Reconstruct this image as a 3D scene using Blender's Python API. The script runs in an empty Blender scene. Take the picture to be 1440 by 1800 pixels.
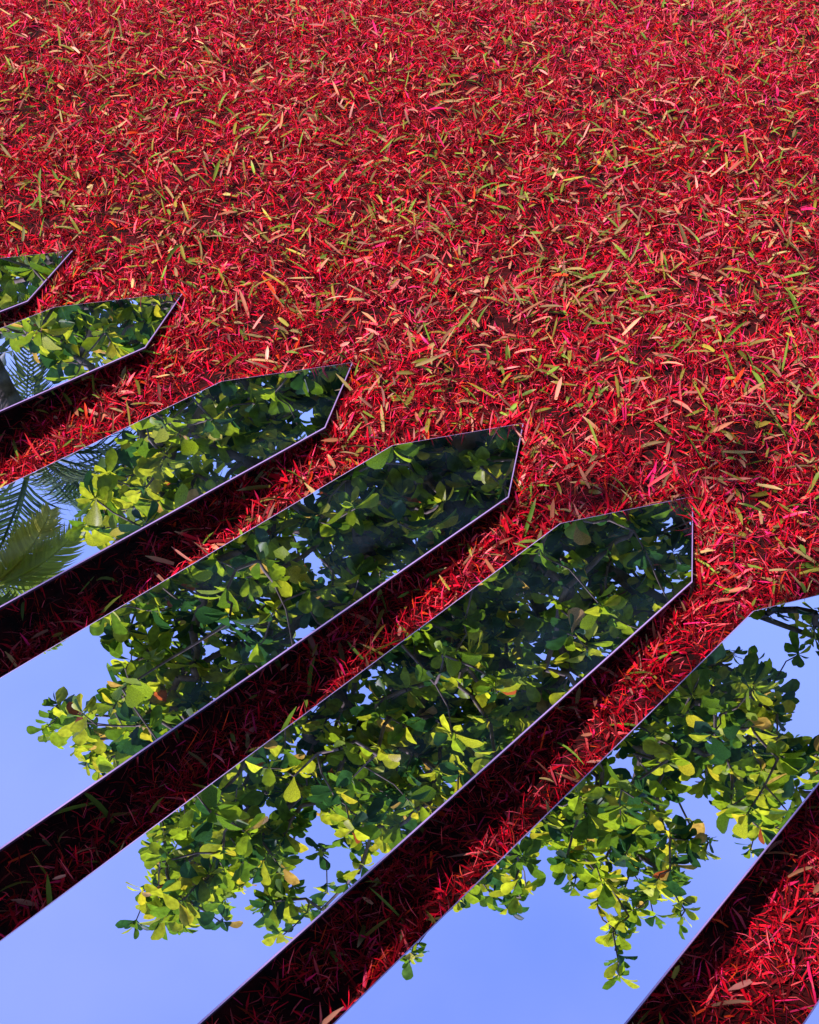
import bpy, math, random
import numpy as np
from mathutils import Vector, Matrix

R = math.radians
rng = np.random.default_rng(11)
random.seed(11)
scene = bpy.context.scene
col = scene.collection

# ------------------------------------------------------------------ camera, sky, sun, exposure
CAM_H = 1.553                       # eye height of the phone above the soil
PITCH = 38.79                       # degrees below the horizon
FPX = 2821.0                        # focal length in pixels of the 1440 x 1800 photograph
cam_d = bpy.data.cameras.new('camera')
cam = bpy.data.objects.new('camera', cam_d)
col.objects.link(cam)
cam.location = (0, 0, CAM_H)
cam.rotation_euler = (R(90 - PITCH), 0, 0)
cam_d.sensor_fit = 'VERTICAL'
cam_d.sensor_height = 24.0
cam_d.lens = 24.0 * FPX / 1800.0
cam_d.clip_start = 0.05
cam_d.clip_end = 2000
scene.camera = cam

SUN_AZ, SUN_EL = -136.0, 60.0        # azimuth from straight ahead (+ = right), elevation
world = bpy.data.worlds.new('World')
scene.world = world
world.use_nodes = True
wn, wl = world.node_tree.nodes, world.node_tree.links
wn.clear()
sky = wn.new('ShaderNodeTexSky')
sky.sky_type = 'NISHITA'
sky.sun_disc = False
sky.sun_elevation = R(SUN_EL)
sky.sun_rotation = R(SUN_AZ)
sky.air_density = 1.0
sky.dust_density = 0.1
sky.ozone_density = 4.0
bg = wn.new('ShaderNodeBackground')
bg.inputs['Strength'].default_value = 0.14
wo = wn.new('ShaderNodeOutputWorld')
# a thin high veil of cloud
wtc = wn.new('ShaderNodeTexCoord')
wno = wn.new('ShaderNodeTexNoise'); wno.inputs['Scale'].default_value = 2.2; wno.inputs['Detail'].default_value = 5
wl.new(wtc.outputs['Generated'], wno.inputs['Vector'])
wmr = wn.new('ShaderNodeMapRange')
wmr.inputs['From Min'].default_value = 0.42; wmr.inputs['From Max'].default_value = 0.72
wmr.inputs['To Min'].default_value = 0.02; wmr.inputs['To Max'].default_value = 0.2
wl.new(wno.outputs[0], wmr.inputs['Value'])
wmx = wn.new('ShaderNodeMix'); wmx.data_type = 'RGBA'
wmx.inputs['B'].default_value = (4.2, 4.5, 6.8, 1)
wl.new(wmr.outputs[0], wmx.inputs['Factor']); wl.new(sky.outputs[0], wmx.inputs['A'])
wl.new(wmx.outputs['Result'], bg.inputs[0])
wl.new(bg.outputs[0], wo.inputs[0])

sun_d = bpy.data.lights.new('sun', 'SUN')
sun_d.energy = 5.0
sun_d.angle = R(0.5)
sun_d.color = (1.0, 0.95, 0.86)
sun = bpy.data.objects.new('sun', sun_d)
col.objects.link(sun)
sdir = Vector((math.sin(R(SUN_AZ)) * math.cos(R(SUN_EL)), math.cos(R(SUN_AZ)) * math.cos(R(SUN_EL)), math.sin(R(SUN_EL))))
sun.rotation_euler = sdir.to_track_quat('Z', 'Y').to_euler()
sun.location = sdir * 30

vs = scene.view_settings
vs.view_transform = 'Standard'
vs.look = 'None'
vs.exposure = 1.3
vs.gamma = 1.0
vs.use_curve_mapping = False
scene.cycles.max_bounces = 8
scene.cycles.transparent_max_bounces = 4
scene.cycles.caustics_reflective = False
scene.cycles.caustics_refractive = False

# ------------------------------------------------------------------ helpers
def tag(o, label=None, cat=None, group=None, kind=None):
    if label: o['label'] = label
    if cat: o['category'] = cat
    if group: o['group'] = group
    if kind: o['kind'] = kind
    return o

def empty(name, loc=(0, 0, 0)):
    o = bpy.data.objects.new(name, None)
    o.empty_display_size = 0.1
    o.location = loc
    col.objects.link(o)
    return o

def link(name, me, mat=None, parent=None):
    o = bpy.data.objects.new(name, me)
    if mat is not None and not me.materials:
        me.materials.append(mat)
    col.objects.link(o)
    if parent is not None:
        o.parent = parent
        o.matrix_parent_inverse = Matrix.Translation(-Vector(parent.location))
    return o

def mesh_np(name, verts, faces, colr=None, smooth=False):
    """verts (N,3), faces: array (M,k), colr (N,3) point colours."""
    me = bpy.data.meshes.new(name)
    V = np.asarray(verts, np.float32); F = np.asarray(faces, np.int32)
    k = F.shape[1]
    me.vertices.add(len(V)); me.vertices.foreach_set('co', V.ravel())
    me.loops.add(F.size); me.loops.foreach_set('vertex_index', F.ravel())
    me.polygons.add(len(F))
    me.polygons.foreach_set('loop_start', np.arange(0, F.size, k, dtype=np.int32))
    me.polygons.foreach_set('loop_total', np.full(len(F), k, np.int32))
    if smooth:
        me.polygons.foreach_set('use_smooth', np.ones(len(F), bool))
    me.update(calc_edges=True)
    if colr is not None:
        at = me.color_attributes.new('col', 'FLOAT_COLOR', 'POINT')
        c4 = np.ones((len(V), 4), np.float32); c4[:, :3] = colr
        at.data.foreach_set('color', c4.ravel())
    return me

def nodes_of(name):
    m = bpy.data.materials.new(name)
    m.use_nodes = True
    nt = m.node_tree
    nt.nodes.clear()
    out = nt.nodes.new('ShaderNodeOutputMaterial')
    return m, nt.nodes, nt.links, out

def plain(name, c, rough=0.6, spec=0.3, noise=None):
    m, N, L, out = nodes_of(name)
    p = N.new('ShaderNodeBsdfPrincipled')
    p.inputs['Roughness'].default_value = rough
    p.inputs['Specular IOR Level'].default_value = spec
    p.inputs['Base Color'].default_value = (*c, 1)
    if noise:
        sc, amp = noise
        t = N.new('ShaderNodeTexNoise'); t.inputs['Scale'].default_value = sc; t.inputs['Detail'].default_value = 6
        tc = N.new('ShaderNodeTexCoord'); L.new(tc.outputs['Object'], t.inputs['Vector'])
        r = N.new('ShaderNodeValToRGB')
        r.color_ramp.elements[0].position = 0.3; r.color_ramp.elements[1].position = 0.7
        r.color_ramp.elements[0].color = (*[v * (1 - amp) for v in c], 1)
        r.color_ramp.elements[1].color = (*[min(1, v * (1 + amp)) for v in c], 1)
        L.new(t.outputs[0], r.inputs[0]); L.new(r.outputs[0], p.inputs['Base Color'])
        b = N.new('ShaderNodeBump'); b.inputs['Strength'].default_value = 0.5; b.inputs['Distance'].default_value = 0.01
        L.new(t.outputs[0], b.inputs['Height']); L.new(b.outputs[0], p.inputs['Normal'])
    L.new(p.outputs[0], out.inputs[0])
    return m

def leafy(name, trans=0.4, rough=0.4, spec=0.4, tint=(1, 1, 1), mottle=0.0, mscale=60):
    """blade / leaf: colour attribute, glossy front, light passing through."""
    m, N, L, out = nodes_of(name)
    at = N.new('ShaderNodeAttribute'); at.attribute_name = 'col'
    c = at.outputs['Color']
    if mottle:
        tc = N.new('ShaderNodeTexCoord')
        t = N.new('ShaderNodeTexNoise'); t.inputs['Scale'].default_value = mscale; t.inputs['Detail'].default_value = 3
        L.new(tc.outputs['Object'], t.inputs['Vector'])
        mr = N.new('ShaderNodeMapRange')
        mr.inputs['From Min'].default_value = 0.3; mr.inputs['From Max'].default_value = 0.7
        mr.inputs['To Min'].default_value = 1 - mottle; mr.inputs['To Max'].default_value = 1 + mottle
        L.new(t.outputs[0], mr.inputs['Value'])
        mx = N.new('ShaderNodeVectorMath'); mx.operation = 'SCALE'
        L.new(c, mx.inputs[0]); L.new(mr.outputs[0], mx.inputs['Scale'])
        c = mx.outputs[0]
    p = N.new('ShaderNodeBsdfPrincipled')
    p.inputs['Roughness'].default_value = rough
    p.inputs['Specular IOR Level'].default_value = spec
    L.new(c, p.inputs['Base Color'])
    tr = N.new('ShaderNodeBsdfTranslucent')
    tm = N.new('ShaderNodeVectorMath'); tm.operation = 'MULTIPLY'
    tm.inputs[1].default_value = tint
    L.new(c, tm.inputs[0]); L.new(tm.outputs[0], tr.inputs['Color'])
    mix = N.new('ShaderNodeMixShader'); mix.inputs[0].default_value = trans
    L.new(p.outputs[0], mix.inputs[1]); L.new(tr.outputs[0], mix.inputs[2])
    L.new(mix.outputs[0], out.inputs[0])
    return m

# ------------------------------------------------------------------ the tilted plane the mirror pickets lie in
O = np.array([-0.11127106, -0.15097193, CAM_H - 1.2430277])
AX = np.array([0.58665794, 0.79597405, -0.14919039])      # along a picket, towards its point
BX = np.array([-0.80498303, 0.59329784, 0.0])             # across the pickets
NX = np.array([0.08851434, 0.12009573, 0.98880849])       # face normal
PW, PT, PLEN, THK = 0.2240, 0.2179, 1.45, 0.0045
#        u (across)  v (shoulder, along)
PICKETS = [(2.0279, 1.8023), (1.7544, 1.8196), (1.3563, 1.8196), (1.0210, 1.8498), (0.6995, 1.8408), (0.3773, 1.8353), (0.0146, 1.8353)]

CAM = np.array([0, 0, CAM_H])
VCAM = CAM - 2 * ((CAM - O) @ NX) * NX                    # the camera mirrored in the picket plane
cp, sp = math.cos(R(PITCH)), math.sin(R(PITCH))
def seen(px, py, dist):
    """world point that is seen mirrored at photo pixel (px, py), dist metres along the reflected ray."""
    d = np.array([(px - 720) / FPX, (py - 900) / FPX, 1.0])
    d /= np.linalg.norm(d)
    w = np.array([d[0], d[2] * cp - d[1] * sp, -d[2] * sp - d[1] * cp])
    r = w - 2 * (w @ NX) * NX
    return VCAM + r * dist

# ------------------------------------------------------------------ ground
def ground_material():
    m, N, L, out = nodes_of('painted_lawn_soil')
    p = N.new('ShaderNodeBsdfPrincipled'); p.inputs['Roughness'].default_value = 0.9
    p.inputs['Specular IOR Level'].default_value = 0.1
    tc = N.new('ShaderNodeTexCoord')
    t = N.new('ShaderNodeTexNoise'); t.inputs['Scale'].default_value = 45; t.inputs['Detail'].default_value = 8
    L.new(tc.outputs['Object'], t.inputs['Vector'])
    red = N.new('ShaderNodeValToRGB')
    red.color_ramp.elements[0].position = 0.35; red.color_ramp.elements[0].color = (0.004, 0.0006, 0.0006, 1)
    red.color_ramp.elements[1].position = 0.7; red.color_ramp.elements[1].color = (0.035, 0.001, 0.002, 1)
    L.new(t.outputs[0], red.inputs[0])
    grn = N.new('ShaderNodeValToRGB')
    grn.color_ramp.elements[0].color = (0.03, 0.05, 0.012, 1); grn.color_ramp.elements[1].color = (0.09, 0.13, 0.03, 1)
    L.new(t.outputs[0], grn.inputs[0])
    # the painted patch ends some metres beyond the pickets with a ragged edge
    ln = N.new('ShaderNodeVectorMath'); ln.operation = 'LENGTH'
    L.new(tc.outputs['Object'], ln.inputs[0])
    t2 = N.new('ShaderNodeTexNoise'); t2.inputs['Scale'].default_value = 1.2; t2.inputs['Detail'].default_value = 5
    L.new(tc.outputs['Object'], t2.inputs['Vector'])
    ad = N.new('ShaderNodeMath'); ad.operation = 'MULTIPLY_ADD'; ad.inputs[1].default_value = 2.0
    L.new(t2.outputs[0], ad.inputs[0]); L.new(ln.outputs['Value'], ad.inputs[2])
    gt = N.new('ShaderNodeMath'); gt.operation = 'GREATER_THAN'; gt.inputs[1].default_value = 7.6
    L.new(ad.outputs[0], gt.inputs[0])
    mx = N.new('ShaderNodeMix'); mx.data_type = 'RGBA'
    L.new(gt.outputs[0], mx.inputs['Factor']); L.new(red.outputs[0], mx.inputs['A']); L.new(grn.outputs[0], mx.inputs['B'])
    L.new(mx.outputs['Result'], p.inputs['Base Color'])
    b = N.new('ShaderNodeBump'); b.inputs['Distance'].default_value = 0.01
    L.new(t.outputs[0], b.inputs['Height']); L.new(b.outputs[0], p.inputs['Normal'])
    L.new(p.outputs[0], out.inputs[0])
    return m

def vnoise(x, y, scale, seed):
    """cheap smooth value noise, 0..1"""
    g = np.random.default_rng(seed).random((64, 64))
    X = x * scale + 500.0; Y = y * scale + 500.0
    xi = np.floor(X).astype(int); yi = np.floor(Y).astype(int)
    fx = X - xi; fy = Y - yi
    fx = fx * fx * (3 - 2 * fx); fy = fy * fy * (3 - 2 * fy)
    q = lambda i, j: g[(xi + i) % 64, (yi + j) % 64]
    return (q(0, 0) * (1 - fx) + q(1, 0) * fx) * (1 - fy) + (q(0, 1) * (1 - fx) + q(1, 1) * fx) * fy

def soil_z(x, y):
    return -0.012 * vnoise(x, y, 9.0, 3) - 0.008 * vnoise(x, y, 23.0, 4)

def build_ground():
    gx = np.concatenate([[-400, -60, -15, -6], np.linspace(-3.4, 3.4, 120), [6, 15, 60, 400]])
    gy = np.concatenate([[-400, -60, -12, -3], np.linspace(-0.6, 6.2, 120), [8, 20, 70, 600]])
    X, Y = np.meshgrid(gx, gy)
    Z = np.where((np.abs(X) < 3.5) & (Y > -0.7) & (Y < 6.3), soil_z(X, Y), -0.008)
    V = np.stack([X.ravel(), Y.ravel(), Z.ravel()], 1)
    nx, ny = len(gx), len(gy)
    i, j = np.meshgrid(np.arange(nx - 1), np.arange(ny - 1))
    k = (j * nx + i).ravel()
    F = np.stack([k, k + 1, k + nx + 1, k + nx], 1)
    me = mesh_np('ground', V, F, smooth=True)
    o = link('ground', me, ground_material())
    tag(o, 'lawn soil under the red painted grass', 'ground', kind='structure')
build_ground()

# ------------------------------------------------------------------ mirror pickets
def mirror_material():
    m, N, L, out = nodes_of('mirror_acrylic')
    g = N.new('ShaderNodeBsdfAnisotropic'); g.distribution = 'GGX'
    g.inputs['Color'].default_value = (0.68, 0.64, 1.0, 1); g.inputs['Roughness'].default_value = 0.0
    tc = N.new('ShaderNodeTexCoord')
    t = N.new('ShaderNodeTexNoise'); t.inputs['Scale'].default_value = 5; t.inputs['Detail'].default_value = 1
    L.new(tc.outputs['Object'], t.inputs['Vector'])
    b = N.new('ShaderNodeBump'); b.inputs['Strength'].default_value = 0.012; b.inputs['Distance'].default_value = 0.01
    L.new(t.outputs[0], b.inputs['Height']); L.new(b.outputs[0], g.inputs['Normal'])
    # thin film of dust, unevenly wiped
    d = N.new('ShaderNodeBsdfDiffuse'); d.inputs['Color'].default_value = (0.2, 0.36, 0.6, 1)
    t2 = N.new('ShaderNodeTexNoise'); t2.inputs['Scale'].default_value = 9; t2.inputs['Detail'].default_value = 7
    mp = N.new('ShaderNodeMapping'); mp.inputs['Scale'].default_value = (1, 2.2, 1)
    L.new(tc.outputs['Object'], mp.inputs['Vector']); L.new(mp.outputs[0], t2.inputs['Vector'])
    mr = N.new('ShaderNodeMapRange'); mr.inputs['From Min'].default_value = 0.42; mr.inputs['From Max'].default_value = 0.75
    mr.inputs['To Min'].default_value = 0.001; mr.inputs['To Max'].default_value = 0.016
    L.new(t2.outputs[0], mr.inputs['Value'])
    mix = N.new('ShaderNodeMixShader')
    L.new(mr.outputs[0], mix.inputs[0]); L.new(g.outputs[0], mix.inputs[1]); L.new(d.outputs[0], mix.inputs[2])
    L.new(mix.outputs[0], out.inputs[0])
    return m

M_MIRROR = mirror_material()
M_EDGE = plain('polished_edge', (0.22, 0.13, 0.29), 0.3, 0.5)
M_BACK = plain('dark_backing', (0.012, 0.008, 0.022), 0.45, 0.4)
M_WOOD = plain('weathered_wood', (0.16, 0.11, 0.07), 0.8, 0.2, (14, 0.4))

def outline(inset, ln=PLEN):
    """picket outline in (along, across), origin at the lower shoulder; inset moved inwards"""
    pts = [(-ln, 0.0), (0.0, 0.0), (PT, PW / 2), (0.0, PW), (-ln, PW)]
    if inset == 0: return pts
    out = []
    n = len(pts)
    for i in range(n):
        p0, p1, p2 = (np.array(pts[(i + k) % n]) for k in (-1, 0, 1))
        e1 = (p1 - p0) / np.linalg.norm(p1 - p0); e2 = (p2 - p1) / np.linalg.norm(p2 - p1)
        n1 = np.array([-e1[1], e1[0]]); n2 = np.array([-e2[1], e2[0]])
        bis = (n1 + n2) / (1 + n1 @ n2)
        out.append(tuple(p1 + bis * inset))
    return out

def ring_mesh(name, loops, caps=()):
    """loops: list of 3-D point lists of equal length joined in sequence; caps: loop indices closed by a face"""
    n = len(loops[0]); V = [p for lp in loops for p in lp]; F = []
    for k in range(len(loops) - 1):
        for i in range(n):
            j = (i + 1) % n
            F.append((k * n + i, k * n + j, (k + 1) * n + j, (k + 1) * n + i))
    for c, flip in caps:
        f = [c * n + i for i in range(n)]
        F.append(tuple(f[::-1] if flip else f))
    me = bpy.data.meshes.new(name); me.from_pydata(V, [], F); me.update()
    return me

BEV = 0.0017
def lp(inset, z): return [(x, y, z) for x, y in outline(inset)]
me_face = ring_mesh('mirror_face', [lp(BEV + 0.0001, 0.0)], [(0, False)])
me_edge = ring_mesh('polished_edge', [lp(BEV, 0.0), lp(0.0003, -0.0004), lp(0.0, -0.0008)])
me_back = ring_mesh('backing', [lp(0.0002, -0.0008), lp(0.0002, -THK)], [(1, True), (0, False)])
me_face.materials.append(M_MIRROR); me_edge.materials.append(M_EDGE); me_back.materials.append(M_BACK)

LABELS = [
    'small mirror picket tip cut off at the left edge, farthest up the red grass',
    'mirror picket second from the top, mostly cut off by the left edge',
    'mirror picket third from the top, with palm fronds mirrored at its left end',
    'mirror picket fourth from the top, mirroring dense foliage and blue sky at its left end',
    'longest mirror picket, fifth from the top, its point ending in a vertical edge',
    'wide mirror picket near the bottom right, its point cut off by the right edge',
    'sliver of pale mirror picket in the bottom right corner',
]
rotm = Matrix(((AX[0], BX[0], NX[0]), (AX[1], BX[1], NX[1]), (AX[2], BX[2], NX[2]))).to_4x4()
TILT = [(0, 0)] * 7
for i, (u, v) in enumerate(PICKETS):
    base = O + AX * v + BX * u
    e = empty('mirror_picket')
    e.matrix_world = Matrix.Translation(Vector(base)) @ rotm
    tag(e, LABELS[i], 'mirror picket', 'mirrored pickets tipped over the red grass')
    for nm, me in (('mirror_face', me_face), ('polished_edge', me_edge), ('backing', me_back)):
        o = bpy.data.objects.new(nm, me); col.objects.link(o); o.parent = e

# the rail the butt ends rest on lies behind the picture's lower left edge
def box(x0, x1, y0, y1, z0, z1):
    V = [(x, y, z) for z in (z0, z1) for y in (y0, y1) for x in (x0, x1)]
    F = [(0, 2, 3, 1), (4, 5, 7, 6), (0, 1, 5, 4), (1, 3, 7, 5), (3, 2, 6, 7), (2, 0, 4, 6)]
    return V, F
def build_rail():
    s = 1.30
    c = O + AX * (1.83 - s)
    zt = c[2] - THK - 0.004
    e = empty('fence_rail', (c[0], c[1], 0))
    e.rotation_euler = (0, 0, math.atan2(BX[1], BX[0]))
    tag(e, 'weathered timber rail under the butt ends of the pickets', 'rail')
    def part(nm, b):
        me = bpy.data.meshes.new(nm); me.from_pydata(b[0], [], b[1]); me.update(); me.materials.append(M_WOOD)
        o = bpy.data.objects.new(nm, me); col.objects.link(o); o.parent = e
    part('beam', box(-0.05, 2.32, -0.02, 0.02, zt - 0.07, zt))
    for x in (0.0, 1.15, 2.25):
        part('leg', box(x, x + 0.04, -0.022, 0.022, -0.03, zt - 0.0705))
build_rail()

# ------------------------------------------------------------------ grass
def frame_density(x, y):
    """1 inside what the picture shows, falling off beyond it"""
    half = 0.30 + 0.255 * np.hypot(y, CAM_H) + 0.12
    dx = np.maximum(np.abs(x) - half, 0)
    dy = np.maximum(0.85 - y, 0) + np.maximum(y - 4.35, 0)
    return np.exp(-np.hypot(dx, dy) / 0.2)

def scatter(per_m2, x0=-3.2, x1=3.2, y0=-0.3, y1=6.0, power=1.0, floor=0.03):
    n = int(per_m2 * (x1 - x0) * (y1 - y0))
    x = rng.uniform(x0, x1, n); y = rng.uniform(y0, y1, n)
    keep = rng.random(n) < np.maximum(frame_density(x, y) ** power, floor)
    return x[keep], y[keep]

def in_picket(P, grow=0.004):
    """per point: lowest picket underside above it (inf where there is none)"""
    d = P[..., :2] - O[:2]
    ah = AX[:2]; L2 = ah @ ah
    v = (d @ ah) / L2; u = d @ BX[:2]
    zt = O[2] + v * AX[2] - THK - 0.003
    res = np.full(v.shape, np.inf)
    for (pu, pv) in PICKETS:
        a = v - pv; b = u - pu
        body = (a <= 0) & (a > -PLEN - grow) & (b > -grow) & (b < PW + grow)
        k = 1 - (a - grow * 1.6) / PT
        tip = (a > 0) & (k > 0) & (np.abs(b - PW / 2) < k * PW / 2 + grow * 0.5)
        res = np.where(body | tip, zt, res)
    return res

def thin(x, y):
    """clumped growth: bare pits between tufts, most blades left out under the pickets so dark soil deepens the shade"""
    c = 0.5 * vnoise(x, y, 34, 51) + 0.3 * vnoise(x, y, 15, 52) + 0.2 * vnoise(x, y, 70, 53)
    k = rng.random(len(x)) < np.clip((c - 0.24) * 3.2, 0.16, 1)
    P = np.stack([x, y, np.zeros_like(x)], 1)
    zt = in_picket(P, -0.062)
    k &= ~(np.isfinite(zt) & (zt > 0.03) & (rng.random(len(x)) < 0.8))  # blades dropped under the pickets; bare dark soil stands in for deep shade
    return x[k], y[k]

def ribbons(x, y, z, length, width, az, tilt, curl, side, segs, fold, colr, tipc=None, droop=0.0):
    """many curved blades. tilt: start angle above the ground; curl: change of that angle along the blade;
    side: sideways bend; fold: depth of the V section (0 = flat ribbon)"""
    n = len(x); lv = segs + 1
    prof = np.interp(np.linspace(0, 1, lv), [0, 0.15, 0.6, 0.85, 1], [0.62, 0.9, 1.0, 0.72, 0.10])
    px, py, pz = x.copy(), y.copy(), z.copy()
    nrow = 3 if fold else 2
    V = np.empty((n, lv, nrow, 3), np.float32)
    roll = rng.normal(0, 0.55, n)
    for k in range(lv):
        t = k / segs
        th = tilt + curl * t
        a = az + side * t
        if k:
            st = length / segs
            px = px + np.cos(th) * np.cos(a) * st; py = py + np.cos(th) * np.sin(a) * st; pz = pz + np.sin(th) * st
        # sideways vector, rolled about the blade axis
        sx, sy = -np.sin(a), np.cos(a)
        ux, uy, uz = -np.sin(th) * np.cos(a), -np.sin(th) * np.sin(a), np.cos(th)
        cr, sr = np.cos(roll), np.sin(roll)
        wx, wy, wz = sx * cr + ux * sr, sy * cr + uy * sr, uz * sr
        nxv, nyv, nzv = -sx * sr + ux * cr, -sy * sr + uy * cr, uz * cr
        hw = width * prof[k] * 0.5
        zz = np.maximum(pz, soil_z(px, py) + 0.001)
        cen = np.stack([px, py, zz], 1); wv = np.stack([wx, wy, wz], 1) * hw[:, None]
        nv = np.stack([nxv, nyv, nzv], 1) * (hw * fold)[:, None]
        if fold:
            V[:, k, 0] = cen - wv + nv; V[:, k, 1] = cen - nv * 0.4; V[:, k, 2] = cen + wv + nv
        else:
            V[:, k, 0] = cen - wv; V[:, k, 1] = cen + wv
    # drop blades that would pierce a picket; leaning over its edge or lying under it is fine
    flat = V.reshape(n, -1, 3)
    zt = in_picket(flat)
    over = flat[..., 2] > zt + THK + 0.005
    under = flat[..., 2] < zt
    inp = np.isfinite(zt)
    ok = np.all(~inp | under, axis=1) | np.all(~inp | (over & ~inp[:, :1]), axis=1)
    V = V[ok]; c = colr[ok]; n = len(V)
    nv_ = lv * nrow
    base = (np.arange(n) * nv_)[:, None, None]
    q = []
    for k in range(segs):
        for r in range(nrow - 1):
            q.append([k * nrow + r, k * nrow + r + 1, (k + 1) * nrow + r + 1, (k + 1) * nrow + r])
    F = (base + np.array(q)[None]).reshape(-1, 4)
    C = np.repeat(c[:, None, :], nv_, 1)
    if tipc is not None:
        tt = np.repeat(np.linspace(0, 1, lv), nrow)[None, :, None]
        m = np.clip((tt - tipc[ok][:, None, None]) * 4, 0, 1)
        C = C * (1 - m) + np.array([0.42, 0.25, 0.13]) * m
    return V.reshape(-1, 3), F, C.reshape(-1, 3)

def pick(n, cols, w):
    w = np.array(w, float) / sum(w)
    c = np.array(cols)[rng.choice(len(cols), n, p=w)]
    return np.clip(c * rng.lognormal(-0.03, 0.34, (n, 1)) * rng.lognormal(0, 0.07, (n, 3)), 0, 0.85)

RED = [(0.25, 0.001, 0.007), (0.46, 0.002, 0.014), (0.08, 0.001, 0.003), (0.50, 0.05, 0.065), (0.50, 0.010, 0.075), (0.38, 0.028, 0.005)]
PALE = [(0.28, 0.09, 0.05), (0.19, 0.07, 0.05), (0.15, 0.085, 0.035), (0.14, 0.105, 0.015), (0.09, 0.125, 0.015), (0.38, 0.13, 0.10), (0.24, 0.15, 0.06)]
U = rng.uniform
def build_grass():
    chunks = []
    # fine dyed threads: the mat
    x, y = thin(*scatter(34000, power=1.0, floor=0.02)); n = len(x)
    hum = vnoise(x, y, 11, 8)
    z = soil_z(x, y) + U(0, 0.020, n) * (0.15 + 1.2 * hum)
    c = pick(n, RED, [5, 4.5, 6.5, 2, 1.2, 1.2])
    pinker = rng.random(n) < np.clip((y - 2.5) * 0.22 + 0.5 * (vnoise(x, y, 1.6, 71) - 0.5), 0, 0.42)
    c = np.where(pinker[:, None], pick(n, RED, [0, 3, 0, 4, 4, 0.4]), c)
    chunks.append(ribbons(x, y, z, U(0.014, 0.036, n), U(0.0009, 0.0018, n), U(0, 6.283, n), U(-0.1, 1.3, n), U(-1.5, 0.3, n), rng.normal(0, 0.6, n), 2, 0, c))
    # red blades
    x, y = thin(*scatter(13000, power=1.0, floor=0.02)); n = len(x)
    z = soil_z(x, y) + U(0, 0.012, n)
    c = pick(n, RED, [5, 3, 9, 1.8, 1, 0.6])
    pinker = rng.random(n) < np.clip((y - 2.5) * 0.22 + 0.5 * (vnoise(x, y, 1.6, 71) - 0.5), 0, 0.42)
    c = np.where(pinker[:, None], pick(n, RED, [0, 3, 0, 4, 4, 0.4]), c)
    chunks.append(ribbons(x, y, z, U(0.013, 0.036, n), U(0.0020, 0.0044, n), U(0, 6.283, n), U(0.3, 1.35, n), U(-1.5, 0.1, n), rng.normal(0, 0.35, n), 2, 0, c))
    # unpainted or half painted broad blades: tan, mauve, olive, green
    x, y = scatter(4000, power=1.0, floor=0.02); n = len(x)
    pn = 0.55 * vnoise(x, y, 2.1, 21) + 0.45 * vnoise(x, y, 6.0, 22)
    k = rng.random(n) < np.clip(0.15 + 1.1 * pn, 0, 1) * np.clip(0.18 + (y - 1.55) * 0.8, 0.18, 1); x, y = x[k], y[k]; n = len(x)
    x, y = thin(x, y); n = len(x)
    z = soil_z(x, y) + U(0.006, 0.028, n) * (0.5 + 0.8 * vnoise(x, y, 11, 8))
    c = np.where(rng.random((n, 1)) < 0.24, pick(n, RED, [3, 2, 4, 2.5, 1, 1]), pick(n, PALE, [5, 4.5, 4, 3.2, 2.0, 3, 2]))
    fine = np.clip(1.12 - 0.16 * (y - 1.8), 0.68, 1.05)
    og = vnoise(x, y, 3.5, 61) * 0.6 + vnoise(x, y, 9, 62) * 0.4
    c = np.where((rng.random(n) < np.clip((og - 0.36) * 2.4, 0, 0.7))[:, None], pick(n, PALE, [0.6, 0.6, 2, 5, 3, 0.2, 1.2]), c)
    chunks.append(ribbons(x, y, z, (0.015 + 0.040 * U(0, 1, n) ** 1.4) * fine, U(0.0032, 0.0074, n) * fine, U(0, 6.283, n), U(-0.1, 0.7, n), U(-0.6, 0.2, n), rng.normal(0, 0.15, n), 3, 0.35, c, U(0.6, 1.6, n)))
    # tufts left standing round the pickets' points
    px, py = [], []
    for (pu, pv) in PICKETS:
        for e in range(760):
            t = U(-0.22, 1.0); sg = 0 if rng.random() < 0.62 else 1; d = 0.003 + abs(rng.normal(0, 0.016))
            if t < 0: a_, b_ = t * 1.0, (PW + d if sg else -d)
            else: a_, b_ = t * PT + d * 0.5, PW / 2 + (1 if sg else -1) * ((1 - t) * PW / 2 + d * 0.9)
            w_ = O + AX * (pv + a_) + BX * (pu + b_); px.append(w_[0]); py.append(w_[1])
    x, y = np.array(px), np.array(py); n = len(x)
    z = soil_z(x, y) + U(0.0, 0.014, n)
    c = pick(n, RED + PALE, [5, 4, 5, 1.5, 1, 1] + [.6, .6, .6, .6, .5, .6, .4])
    chunks.append(ribbons(x, y, z, U(0.018, 0.042, n), U(0.0016, 0.0046, n), U(0, 6.283, n), U(0.5, 1.4, n), U(-1.2, 0.0, n), rng.normal(0, 0.3, n), 3, 0.3, c))
    # a few long standing green blades
    x, y = scatter(130, power=1.0, floor=0.05); n = len(x)
    z = soil_z(x, y) + 0.004
    c = pick(n, PALE, [0.5, 0.3, 1, 3, 4.5, 0.3, 1])
    chunks.append(ribbons(x, y, z, U(0.04, 0.07, n), U(0.004, 0.0075, n), U(0, 6.283, n), U(0.5, 1.2, n), U(-1.3, -0.1, n), rng.normal(0, 0.2, n), 4, 0.4, c, U(0.7, 1.6, n)))
    off = 0; VV, FF, CC = [], [], []
    for V, F, C in chunks:
        VV.append(V); FF.append(F + off); CC.append(C); off += len(V)
    me = mesh_np('grass', np.concatenate(VV), np.concatenate(FF), np.concatenate(CC))
    o = link('grass', me, leafy('dyed_grass', 0.25, 0.5, 0.08, (1, 1, 1)))
    tag(o, 'short lawn dyed bright red with tan and green blades showing through', 'grass', kind='stuff')
    print('grass faces', len(me.polygons))
build_grass()

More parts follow.
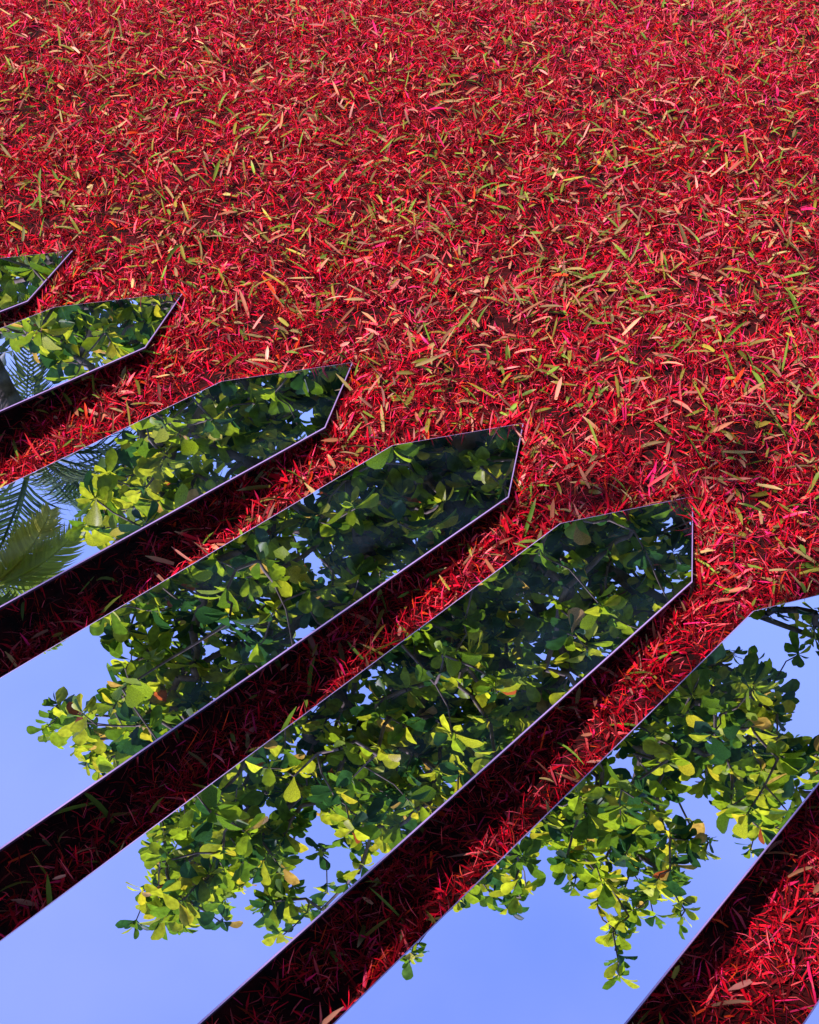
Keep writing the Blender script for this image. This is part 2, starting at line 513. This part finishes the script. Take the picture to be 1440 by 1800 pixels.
# ------------------------------------------------------------------ tree seen in the mirrors
M_LEAF = leafy('almond_leaf', 0.55, 0.42, 0.2, (1.2, 1.25, 0.5), 0.35, 30)
M_FROND = leafy('palm_leaflet', 0.4, 0.35, 0.5, (1.1, 1.1, 0.8))
M_DARKLEAF = leafy('background_leaf', 0.35, 0.45, 0.3, (1, 1, 0.8))
M_BARK = plain('bark', (0.11, 0.085, 0.07), 0.9, 0.15, (18, 0.5))
M_PALEBARK = plain('pale_bark', (0.34, 0.24, 0.18), 0.9, 0.15, (14, 0.45))

def leaf_template(var):
    r = np.random.default_rng(100 + var)
    t = np.array([0, 0.12, 0.32, 0.55, 0.76, 0.92, 1.0])
    h = np.array([0.015, 0.05, 0.15, 0.26, 0.30, 0.20, 0.03]) * r.uniform(0.72, 0.98)
    V = []
    fold = r.uniform(0.15, 0.6)
    bend = r.uniform(0.1, 0.85)
    for k in range(7):
        zc = -bend * t[k] ** 2 * 0.5
        f = h[k] * fold * r.uniform(0.7, 1.3)
        V += [(t[k], -h[k] * r.uniform(0.88, 1.1), zc + f + r.normal(0, 0.012)), (t[k], 0, zc), (t[k], h[k] * r.uniform(0.88, 1.1), zc + f + r.normal(0, 0.012))]
    F = []
    for k in range(6):
        for c in (0, 1):
            F.append((k * 3 + c, k * 3 + c + 1, k * 3 + 4 + c, k * 3 + 3 + c))
    return np.array(V), np.array(F)
LEAVES = [leaf_template(i) for i in range(9)]

def basis(d, roll):
    """rotation matrices whose x axis is d (n,3); z as near up as can be, then rolled"""
    d = d / np.linalg.norm(d, axis=1, keepdims=True)
    up = np.tile([0, 0, 1.0], (len(d), 1))
    s = np.cross(up, d); ln = np.linalg.norm(s, axis=1, keepdims=True)
    s = np.where(ln < 1e-4, [0, 1.0, 0], s / np.maximum(ln, 1e-4))
    u = np.cross(d, s)
    c, q = np.cos(roll)[:, None], np.sin(roll)[:, None]
    s2 = s * c + u * q; u2 = u * c - s * q
    return np.stack([d, s2, u2], 2)

def leaves_mesh(P, Dv, S, roll, C, var):
    Mx = basis(Dv, roll) * S[:, None, None]
    VV, FF, CC = [], [], []; off = 0
    for k, (TV, TF) in enumerate(LEAVES):
        m = np.where(var == k)[0]
        if not len(m): continue
        V = np.einsum('nij,kj->nki', Mx[m], TV) + P[m][:, None]
        F = (np.arange(len(m)) * len(TV))[:, None, None] + TF[None] + off
        VV.append(V.reshape(-1, 3)); FF.append(F.reshape(-1, 4)); CC.append(np.repeat(C[m][:, None], len(TV), 1).reshape(-1, 3))
        off += V.shape[0] * V.shape[1]
    return np.concatenate(VV), np.concatenate(FF), np.concatenate(CC)

def tubes(segs, sides=6):
    """segs: list of (p0, p1, r0, r1)"""
    p0 = np.array([s[0] for s in segs]); p1 = np.array([s[1] for s in segs])
    r0 = np.array([s[2] for s in segs]); r1 = np.array([s[3] for s in segs])
    B = basis(p1 - p0, np.zeros(len(segs)))
    a = np.linspace(0, 2 * np.pi, sides, endpoint=False)
    ring = np.stack([np.cos(a), np.sin(a)], 1)
    off = np.einsum('kc,ncj->nkj', ring, np.stack([B[:, :, 1], B[:, :, 2]], 1))
    V = np.concatenate([p0[:, None] + off * r0[:, None, None], p1[:, None] + off * r1[:, None, None]], 1)
    i = np.arange(sides); j = (i + 1) % sides
    q = np.stack([i, j, j + sides, i + sides], 1)
    F = (np.arange(len(segs)) * 2 * sides)[:, None, None] + q[None]
    return V.reshape(-1, 3), F.reshape(-1, 4)

def inside(poly, x, y):
    poly = np.array(poly, float); r = np.zeros(len(x), bool)
    for k in range(len(poly)):
        x0, y0 = poly[k]; x1, y1 = poly[(k + 1) % len(poly)]
        c = (y0 > y) != (y1 > y)
        xi = x0 + (y - y0) / (y1 - y0 if y1 != y0 else 1e-9) * (x1 - x0)
        r ^= c & (x < xi)
    return r

# where the crown shows against the sky (photo pixels of the mirrored view; it stands upside down there)
CROWN = [(-220, 250), (1900, 250), (1850, 1000), (1760, 1290), (1600, 1420), (1425, 1400), (1390, 1470), (1330, 1500), (1300, 1460), (1230, 1400),
         (1180, 1395), (1160, 1420), (1225, 1470), (1235, 1520), (1190, 1550), (1195, 1620), (1150, 1590), (1110, 1610), (1085, 1715),
         (1060, 1620), (1040, 1560), (985, 1550), (960, 1500), (940, 1530), (900, 1600), (860, 1560), (800, 1600), (770, 1560), (690, 1490), (620, 1490),
         (560, 1460), (520, 1500), (515, 1570), (500, 1640), (465, 1630), (455, 1560), (420, 1570), (385, 1630), (330, 1640), (235, 1630), (255, 1560), (265, 1480),
         (230, 1400), (160, 1350), (80, 1280), (100, 1240), (190, 1230), (205, 1150), (150, 1110), (210, 1020), (130, 960), (130, 870), (230, 770), (60, 640), (-200, 570)]
HOLES = [[(1190, 1125), (1270, 980), (1600, 980), (1600, 1300), (1440, 1325), (1405, 1325), (1380, 1250), (1360, 1205), (1325, 1180), (1250, 1165)],
         [(225, 1095), (275, 1085), (285, 1130), (240, 1150)], [(330, 1130), (375, 1120), (372, 1195), (345, 1200)],
         [(560, 1340), (600, 1335), (605, 1365), (565, 1370)], [(500, 1370), (540, 1370), (540, 1430), (505, 1430)], [(1130, 1025), (1190, 1015), (1190, 1050), (1160, 1060)]]

RIM = [(1090, 1720), (1088, 1690), (1092, 1655), (1085, 1625), (1110, 1600), (1140, 1580), (1150, 1615), (1195, 1625), (1205, 1600), (1180, 1560), (1230, 1500), (1245, 1480),
       (1215, 1455), (1050, 1590), (1010, 1560), (1000, 1530), (1060, 1540), (890, 1600), (905, 1575), (870, 1580), (860, 1545), (925, 1565), (800, 1592), (900, 1530), (720, 1690),
       (725, 1670), (1320, 1495), (1340, 1460), (1310, 1450), (1390, 1440), (1400, 1310), (1360, 1200), (1345, 1185), (1325, 1165), (1290, 1150), (1400, 1095), (1350, 1078), (1405, 1150), (1430, 1130), (1435, 1078), (1422, 1110), (1455, 1098), (1465, 1145), (1480, 1080), (1375, 1072),
       (235, 1630), (255, 1600), (245, 1570), (270, 1540), (300, 1560), (320, 1640), (330, 1620), (350, 1580), (395, 1625), (390, 1590), (420, 1560), (460, 1600), (470, 1630), (490, 1650), (510, 1610), (515, 1560),
       (500, 1530), (540, 1605), (565, 1600), (575, 1570), (610, 1555), (630, 1535), (480, 1500), (560, 1500), (600, 1480), (640, 1490), (680, 1490), (270, 1490), (290, 1470),
       (75, 1285), (95, 1300), (100, 1240), (120, 1260), (150, 1345), (140, 1320), (165, 1300), (190, 1250), (170, 1360), (215, 1270), (250, 1260), (300, 1250), (260, 1130), (235, 1120)]

def build_almond():
    # leaf rosettes spread through the crown's volume
    n = 8800
    x = rng.uniform(-150, 1950, n); y = rng.uniform(260, 1740, n)
    k = inside(CROWN, x, y)
    for ox, oy in ((14, 0), (-14, 0), (0, 14), (0, 22)): k &= inside(CROWN, x + ox, y + oy)
    for h in HOLES: k &= ~inside(h, x, y)
    # thin the dense middle a little unevenly so that light gets in
    dens = 0.35 + 0.9 * vnoise(x, y, 1 / 90.0, 31)
    k &= rng.random(n) < dens
    x, y = x[k], y[k]
    L = 11.2 + rng.normal(0, 0.85, len(x)) + np.where(rng.random(len(x)) < 0.35, 1.2, 0) * (y < 1150) - 0.9 * (1 - np.clip((y - 500) / 1000, 0, 1))
    # rim clusters sit at the crown's middle depth
    # rosettes along the rim, read off the photograph's outline
    rx, ry = np.array(RIM, float).T
    size = np.concatenate([np.ones(len(x)), np.full(len(rx), 0.8)])
    x = np.concatenate([x, rx]); y = np.concatenate([y, ry]); L = np.concatenate([L, 11.2 + rng.normal(0, 0.35, len(rx))])
    P = np.array([seen(a, b, c) for a, b, c in zip(x, y, L)])
    k = P[:, 2] > 1.9
    P = P[k]; y = y[k]; size = size[k]
    # skeleton
    base = np.array([2.0, 11.6, -0.05])
    fork = seen(800, 840, 11.3)
    nodes = [base]; par = [-1]
    def add(p, q):
        nodes.append(np.array(p)); par.append(q); return len(nodes) - 1
    t = 0
    for s in (0.2, 0.4, 0.6, 0.8, 1.0):
        t = add(base * (1 - s) + fork * s + np.array([0.12 * math.sin(5 * s), 0.1 * math.sin(4 * s), 0]), t)
    ntrunk = len(nodes)
    for (lx, ly, ld) in [(330, 1180, 11.0), (470, 1480, 11.6), (700, 1300, 10.6), (1080, 1560, 11.3), (1300, 1330, 11.0), (1600, 1150, 11.6), (250, 720, 10.6), (1250, 900, 10.5), (450, 900, 12.2), (1700, 700, 11.2)]:
        e = seen(lx, ly, ld); q = t
        p0 = nodes[t]
        for s in np.linspace(0.17, 1, 6):
            p = p0 * (1 - s) + e * s
            p = p + np.array([0, 0, 0.25 * math.sin(math.pi * s)]) + rng.normal(0, 0.07, 3)
            q = add(p, q)
    order = np.argsort(np.linalg.norm(P - nodes[t], axis=1))
    arr = np.empty((len(nodes) + 2 * len(P) + 5, 3)); arr[:len(nodes)] = nodes
    axis = np.zeros_like(P); leafnode = np.zeros(len(P), int)
    for i in order:
        m = len(nodes)
        d = np.linalg.norm(arr[3:m] - P[i], axis=1) + 0.25 * np.maximum(arr[3:m, 2] - P[i, 2], 0)
        j = int(np.argmin(d)) + 3
        ln = np.linalg.norm(P[i] - arr[j])
        mid = (arr[j] + P[i]) / 2 + rng.normal(0, 0.09, 3) * min(ln, 0.8) - np.array([0, 0, 0.05 * ln])
        a = add(mid, j); arr[a] = mid
        b = add(P[i], a); arr[b] = P[i]
        ax = P[i] - mid
        axis[i] = ax / max(np.linalg.norm(ax), 1e-3)
        leafnode[i] = b
    cnt = np.zeros(len(nodes)); cnt[leafnode] = 1
    for i in range(len(nodes) - 1, 0, -1): cnt[par[i]] += cnt[i]
    rad = 0.0045 * np.power(np.maximum(cnt, 1), 0.47)
    tr, br = [], []
    for i in range(1, len(nodes)):
        s = (nodes[par[i]], nodes[i], min(rad[par[i]], rad[i] * 1.35), rad[i])
        (tr if i < ntrunk else br).append(s)
    root = empty('almond_tree', tuple(base))
    tag(root, 'broad leaved tree with rosettes of big yellow green leaves, seen mirrored in the pickets', 'tree')
    V, F = tubes(tr, 12); link('trunk', mesh_np('trunk', V, F, smooth=True), M_PALEBARK, root)
    V, F = tubes(br, 5); link('branches', mesh_np('branches', V, F, smooth=True), M_BARK, root)
    # leaves
    PP, DD, SS, CC = [], [], [], []
    G = [(0.20, 0.28, 0.02), (0.085, 0.16, 0.018), (0.33, 0.36, 0.03), (0.020, 0.065, 0.026), (0.42, 0.37, 0.035), (0.40, 0.25, 0.09), (0.33, 0.07, 0.03)]
    W = np.array([5, 5, 4, 5, 1.8, 0.9, 0.3]); W = W / W.sum()
    for i in range(len(P)):
        ax = axis[i] * 0.7 + np.array([0, 0, 0.55]) + rng.normal(0, 0.2, 3); ax /= np.linalg.norm(ax)
        s = np.cross(ax, [0.3, 0.9, 0.1]); s /= np.linalg.norm(s); t2 = np.cross(ax, s)
        m = rng.integers(7, 12); ph = rng.uniform(0, 6.28)
        main = rng.choice(4, p=[0.3, 0.3, 0.2, 0.2])
        for k in range(m):
            a = ph + k * 2.399; inc = rng.uniform(0.75, 1.75)
            d = ax * math.cos(inc) + (s * math.cos(a) + t2 * math.sin(a)) * math.sin(inc)
            PP.append(P[i] - ax * rng.uniform(0, 0.07)); DD.append(d); SS.append(rng.uniform(0.085, 0.185) * size[i])
            q = main if rng.random() < 0.55 else rng.choice(7, p=W)
            CC.append(np.array(G[q]) * rng.lognormal(0, 0.18))
    PP, DD, SS, CC = map(np.array, (PP, DD, SS, CC))
    var = rng.integers(0, 9, len(PP)); roll = rng.normal(0, 0.45, len(PP))
    near = np.argsort(np.linalg.norm(PP - VCAM, axis=1) / SS)[:300]
    rest = np.ones(len(PP), bool); rest[near] = False
    V, F, C = leaves_mesh(PP[rest], DD[rest], SS[rest], roll[rest], CC[rest], var[rest])
    cr = link('crown', mesh_np('crown', V, F, C, smooth=True), M_LEAF, root); cr['kind'] = 'stuff'
    # the leaves that show largest, each an object; meshes shared by shape and colour
    cache = {}
    Mx = basis(DD[near], roll[near])
    for q, i in enumerate(near):
        ci = int(np.argmin(np.linalg.norm(np.array(G) - CC[i], axis=1)))
        key = (int(var[i]), ci)
        if key not in cache:
            TV, TF = LEAVES[key[0]]
            me = mesh_np('leaf', TV, TF, np.tile(G[ci], (len(TV), 1)), smooth=True)
            me.materials.append(M_LEAF); cache[key] = me
        o = bpy.data.objects.new('leaf', cache[key]); col.objects.link(o); o.parent = root
        mw = Matrix(Mx[q].tolist()).to_4x4()
        o.matrix_local = Matrix.Translation(Vector(PP[i] - base)) @ mw @ Matrix.Scale(float(SS[i]), 4)
    print('almond rosettes', len(P), 'leaves', len(PP))
build_almond()

# ------------------------------------------------------------------ palms on the left of the mirrored view
def build_palm(name, label, crown, base, nf, flen, leaflet, pal, seed, trunk_r=0.11):
    r = np.random.default_rng(seed)
    root = empty(name, tuple(base)); tag(root, label, 'palm', 'palms beside the broad leaved tree')
    segs = []
    prev = np.array(base)
    for s in np.linspace(0.08, 1, 12):
        p = np.array(base) * (1 - s) + crown * s + np.array([0.25 * math.sin(2.5 * s) * (1 - s), 0, 0])
        segs.append((prev, p, trunk_r * (1.25 - 0.35 * s), trunk_r * (1.17 - 0.35 * s))); prev = p
    V, F = tubes(segs, 10); link('trunk', mesh_np('trunk', V, F, smooth=True), M_BARK, root)
    for fi in range(nf):
        az = fi * 2.399 + r.uniform(-0.2, 0.2); el = r.uniform(-0.15, 1.25)
        L = flen * r.uniform(0.8, 1.1); n = 16
        p = crown.copy(); th = el
        pts = [p.copy()]
        for k in range(n):
            th -= (1.7 if el > 0.2 else 1.0) / n * (0.5 + k / n)
            p = p + np.array([math.cos(th) * math.cos(az), math.cos(th) * math.sin(az), math.sin(th)]) * L / n
            pts.append(p.copy())
        pts = np.array(pts)
        rs = [(pts[k], pts[k + 1], 0.017 * (1 - k / (n + 1)) + 0.003, 0.017 * (1 - (k + 1) / (n + 1)) + 0.003) for k in range(n)]
        V, F = tubes(rs, 5)
        c = np.array(pal[r.integers(len(pal))])
        Cr = np.tile(c * 1.3, (len(V), 1))
        # leaflets, two rows
        m = 46
        VV, FF, CC = [V], [F], [Cr]; off = len(V)
        for k in range(m):
            t = 0.14 + 0.86 * k / (m - 1); q = t * n; i = min(int(q), n - 1); o = pts[i] + (pts[i + 1] - pts[i]) * (q - i)
            d = pts[i + 1] - pts[i]; d = d / np.linalg.norm(d)
            sd = np.cross(d, [0, 0, 1.0]); sd /= max(np.linalg.norm(sd), 1e-3); up = np.cross(sd, d)
            ll = leaflet * (math.sin(math.pi * min(1, 0.25 + 0.75 * t)) * 0.75 + 0.3) * r.uniform(0.9, 1.1)
            for sg in (-1, 1):
                dir_ = sd * sg * 0.85 + d * 0.6 + up * r.uniform(0.05, 0.35); dir_ /= np.linalg.norm(dir_)
                wv = np.cross(dir_, up); wv /= max(np.linalg.norm(wv), 1e-3)
                hw = 0.013 * r.uniform(0.8, 1.2); row = []
                pp = o.copy()
                for s in range(5):
                    w = hw * [0.6, 1, 0.95, 0.6, 0.08][s]
                    row += [pp - wv * w, pp + wv * w]
                    dd = dir_ - np.array([0, 0, 0.22 * s]); dd /= np.linalg.norm(dd)
                    pp = pp + dd * ll / 4
                VV.append(np.array(row)); FF.append(np.array([[2 * s, 2 * s + 1, 2 * s + 3, 2 * s + 2] for s in range(4)]) + off)
                CC.append(np.tile(c * r.lognormal(0, 0.12), (10, 1))); off += 10
        link('frond', mesh_np('frond', np.concatenate(VV), np.concatenate(FF), np.concatenate(CC)), M_FROND, root)

c1 = seen(-25, 1035, 14.0); c2 = seen(60, 790, 16.5)
YG = [(0.34, 0.40, 0.06), (0.22, 0.32, 0.05), (0.42, 0.40, 0.08)]
DG = [(0.05, 0.10, 0.03), (0.04, 0.08, 0.03), (0.09, 0.13, 0.03)]
build_palm('palm', 'slim palm with yellow green fronds beside the broad leaved tree', c1, (c1[0] - 2.6, c1[1] + 0.6, -0.05), 18, 1.0, 0.34, YG, 5, 0.06)
build_palm('palm', 'taller dark palm with long fronds behind the slim palm', c2, (c2[0] - 4.2, c2[1] + 1.0, -0.05), 22, 2.9, 0.62, DG, 6, 0.14)

# ------------------------------------------------------------------ darker trees farther back, closing the low part of the view
def build_backtree(x, y, h, rad, label, seed, nb=46, foot=None, crown=None):
    r = np.random.default_rng(seed)
    foot = foot or (x, y); cz, ch = crown or (h * 0.56, h * 0.42)
    root = empty('garden_tree', (foot[0], foot[1], -0.05)); tag(root, label, 'tree', 'garden trees around the lawn')
    top = np.array([x, y, cz - 0.28 * ch]); base = np.array([foot[0], foot[1], -0.05])
    mid = base * 0.5 + top * 0.5 + np.array([(foot[0] - x) * 0.25, (foot[1] - y) * 0.25, 0])
    segs = [(base, mid, 0.2, 0.16), (mid, top, 0.16, 0.12)]
    d = r.normal(0, 1, (nb, 3)); d /= np.linalg.norm(d, axis=1, keepdims=True)
    cen = np.array([x, y, cz]) + d * np.array([rad, rad, ch]) * r.uniform(0.3, 0.95, (nb, 1))
    cen[:, 2] = np.maximum(cen[:, 2], 0.9)
    for c in cen: segs.append((top, c, 0.05, 0.012))
    V, F = tubes(segs, 6); link('trunk', mesh_np('trunk', V, F, smooth=True), M_BARK, root)
    per = 50
    P = np.repeat(cen, per, 0) + r.normal(0, 1, (nb * per, 3)) * np.array([0.42, 0.42, 0.32]) * rad / 2.4
    Dv = r.normal(0, 1, P.shape); S = r.uniform(0.20, 0.37, len(P))
    C = np.array([(0.010, 0.028, 0.018), (0.018, 0.042, 0.018), (0.05, 0.085, 0.02)])[r.choice(3, len(P), p=[0.5, 0.35, 0.15])] * r.lognormal(0, 0.2, (len(P), 1))
    V, F, C = leaves_mesh(P, Dv, S, r.normal(0, 0.5, len(P)), C, r.integers(0, 9, len(P)))
    o = link('crown', mesh_np('crown', V, F, C, smooth=True), M_DARKLEAF, root); o['kind'] = 'stuff'
build_backtree(-3.7, 20.0, 7.7, 2.4, 'low dark tree at the far left behind the palms', 41)
build_backtree(0.4, 19.0, 8.2, 2.7, 'dark tree behind the broad leaved tree, between palms and trunk', 42)
build_backtree(2.9, 18.0, 9.8, 2.5, 'tall dark tree straight behind the broad leaved tree', 43)
build_backtree(9.6, 20.0, 5.6, 3.0, 'dark tree at the far right behind the lawn', 44)
build_backtree(-4.3, -6.0, 12.2, 2.9, 'unseen tree added behind the viewer to shade the near lawn', 45, 120, (-6.3, -7.3), (10.2, 1.7))  # added out of view, its high crown placed to shade the near lawn
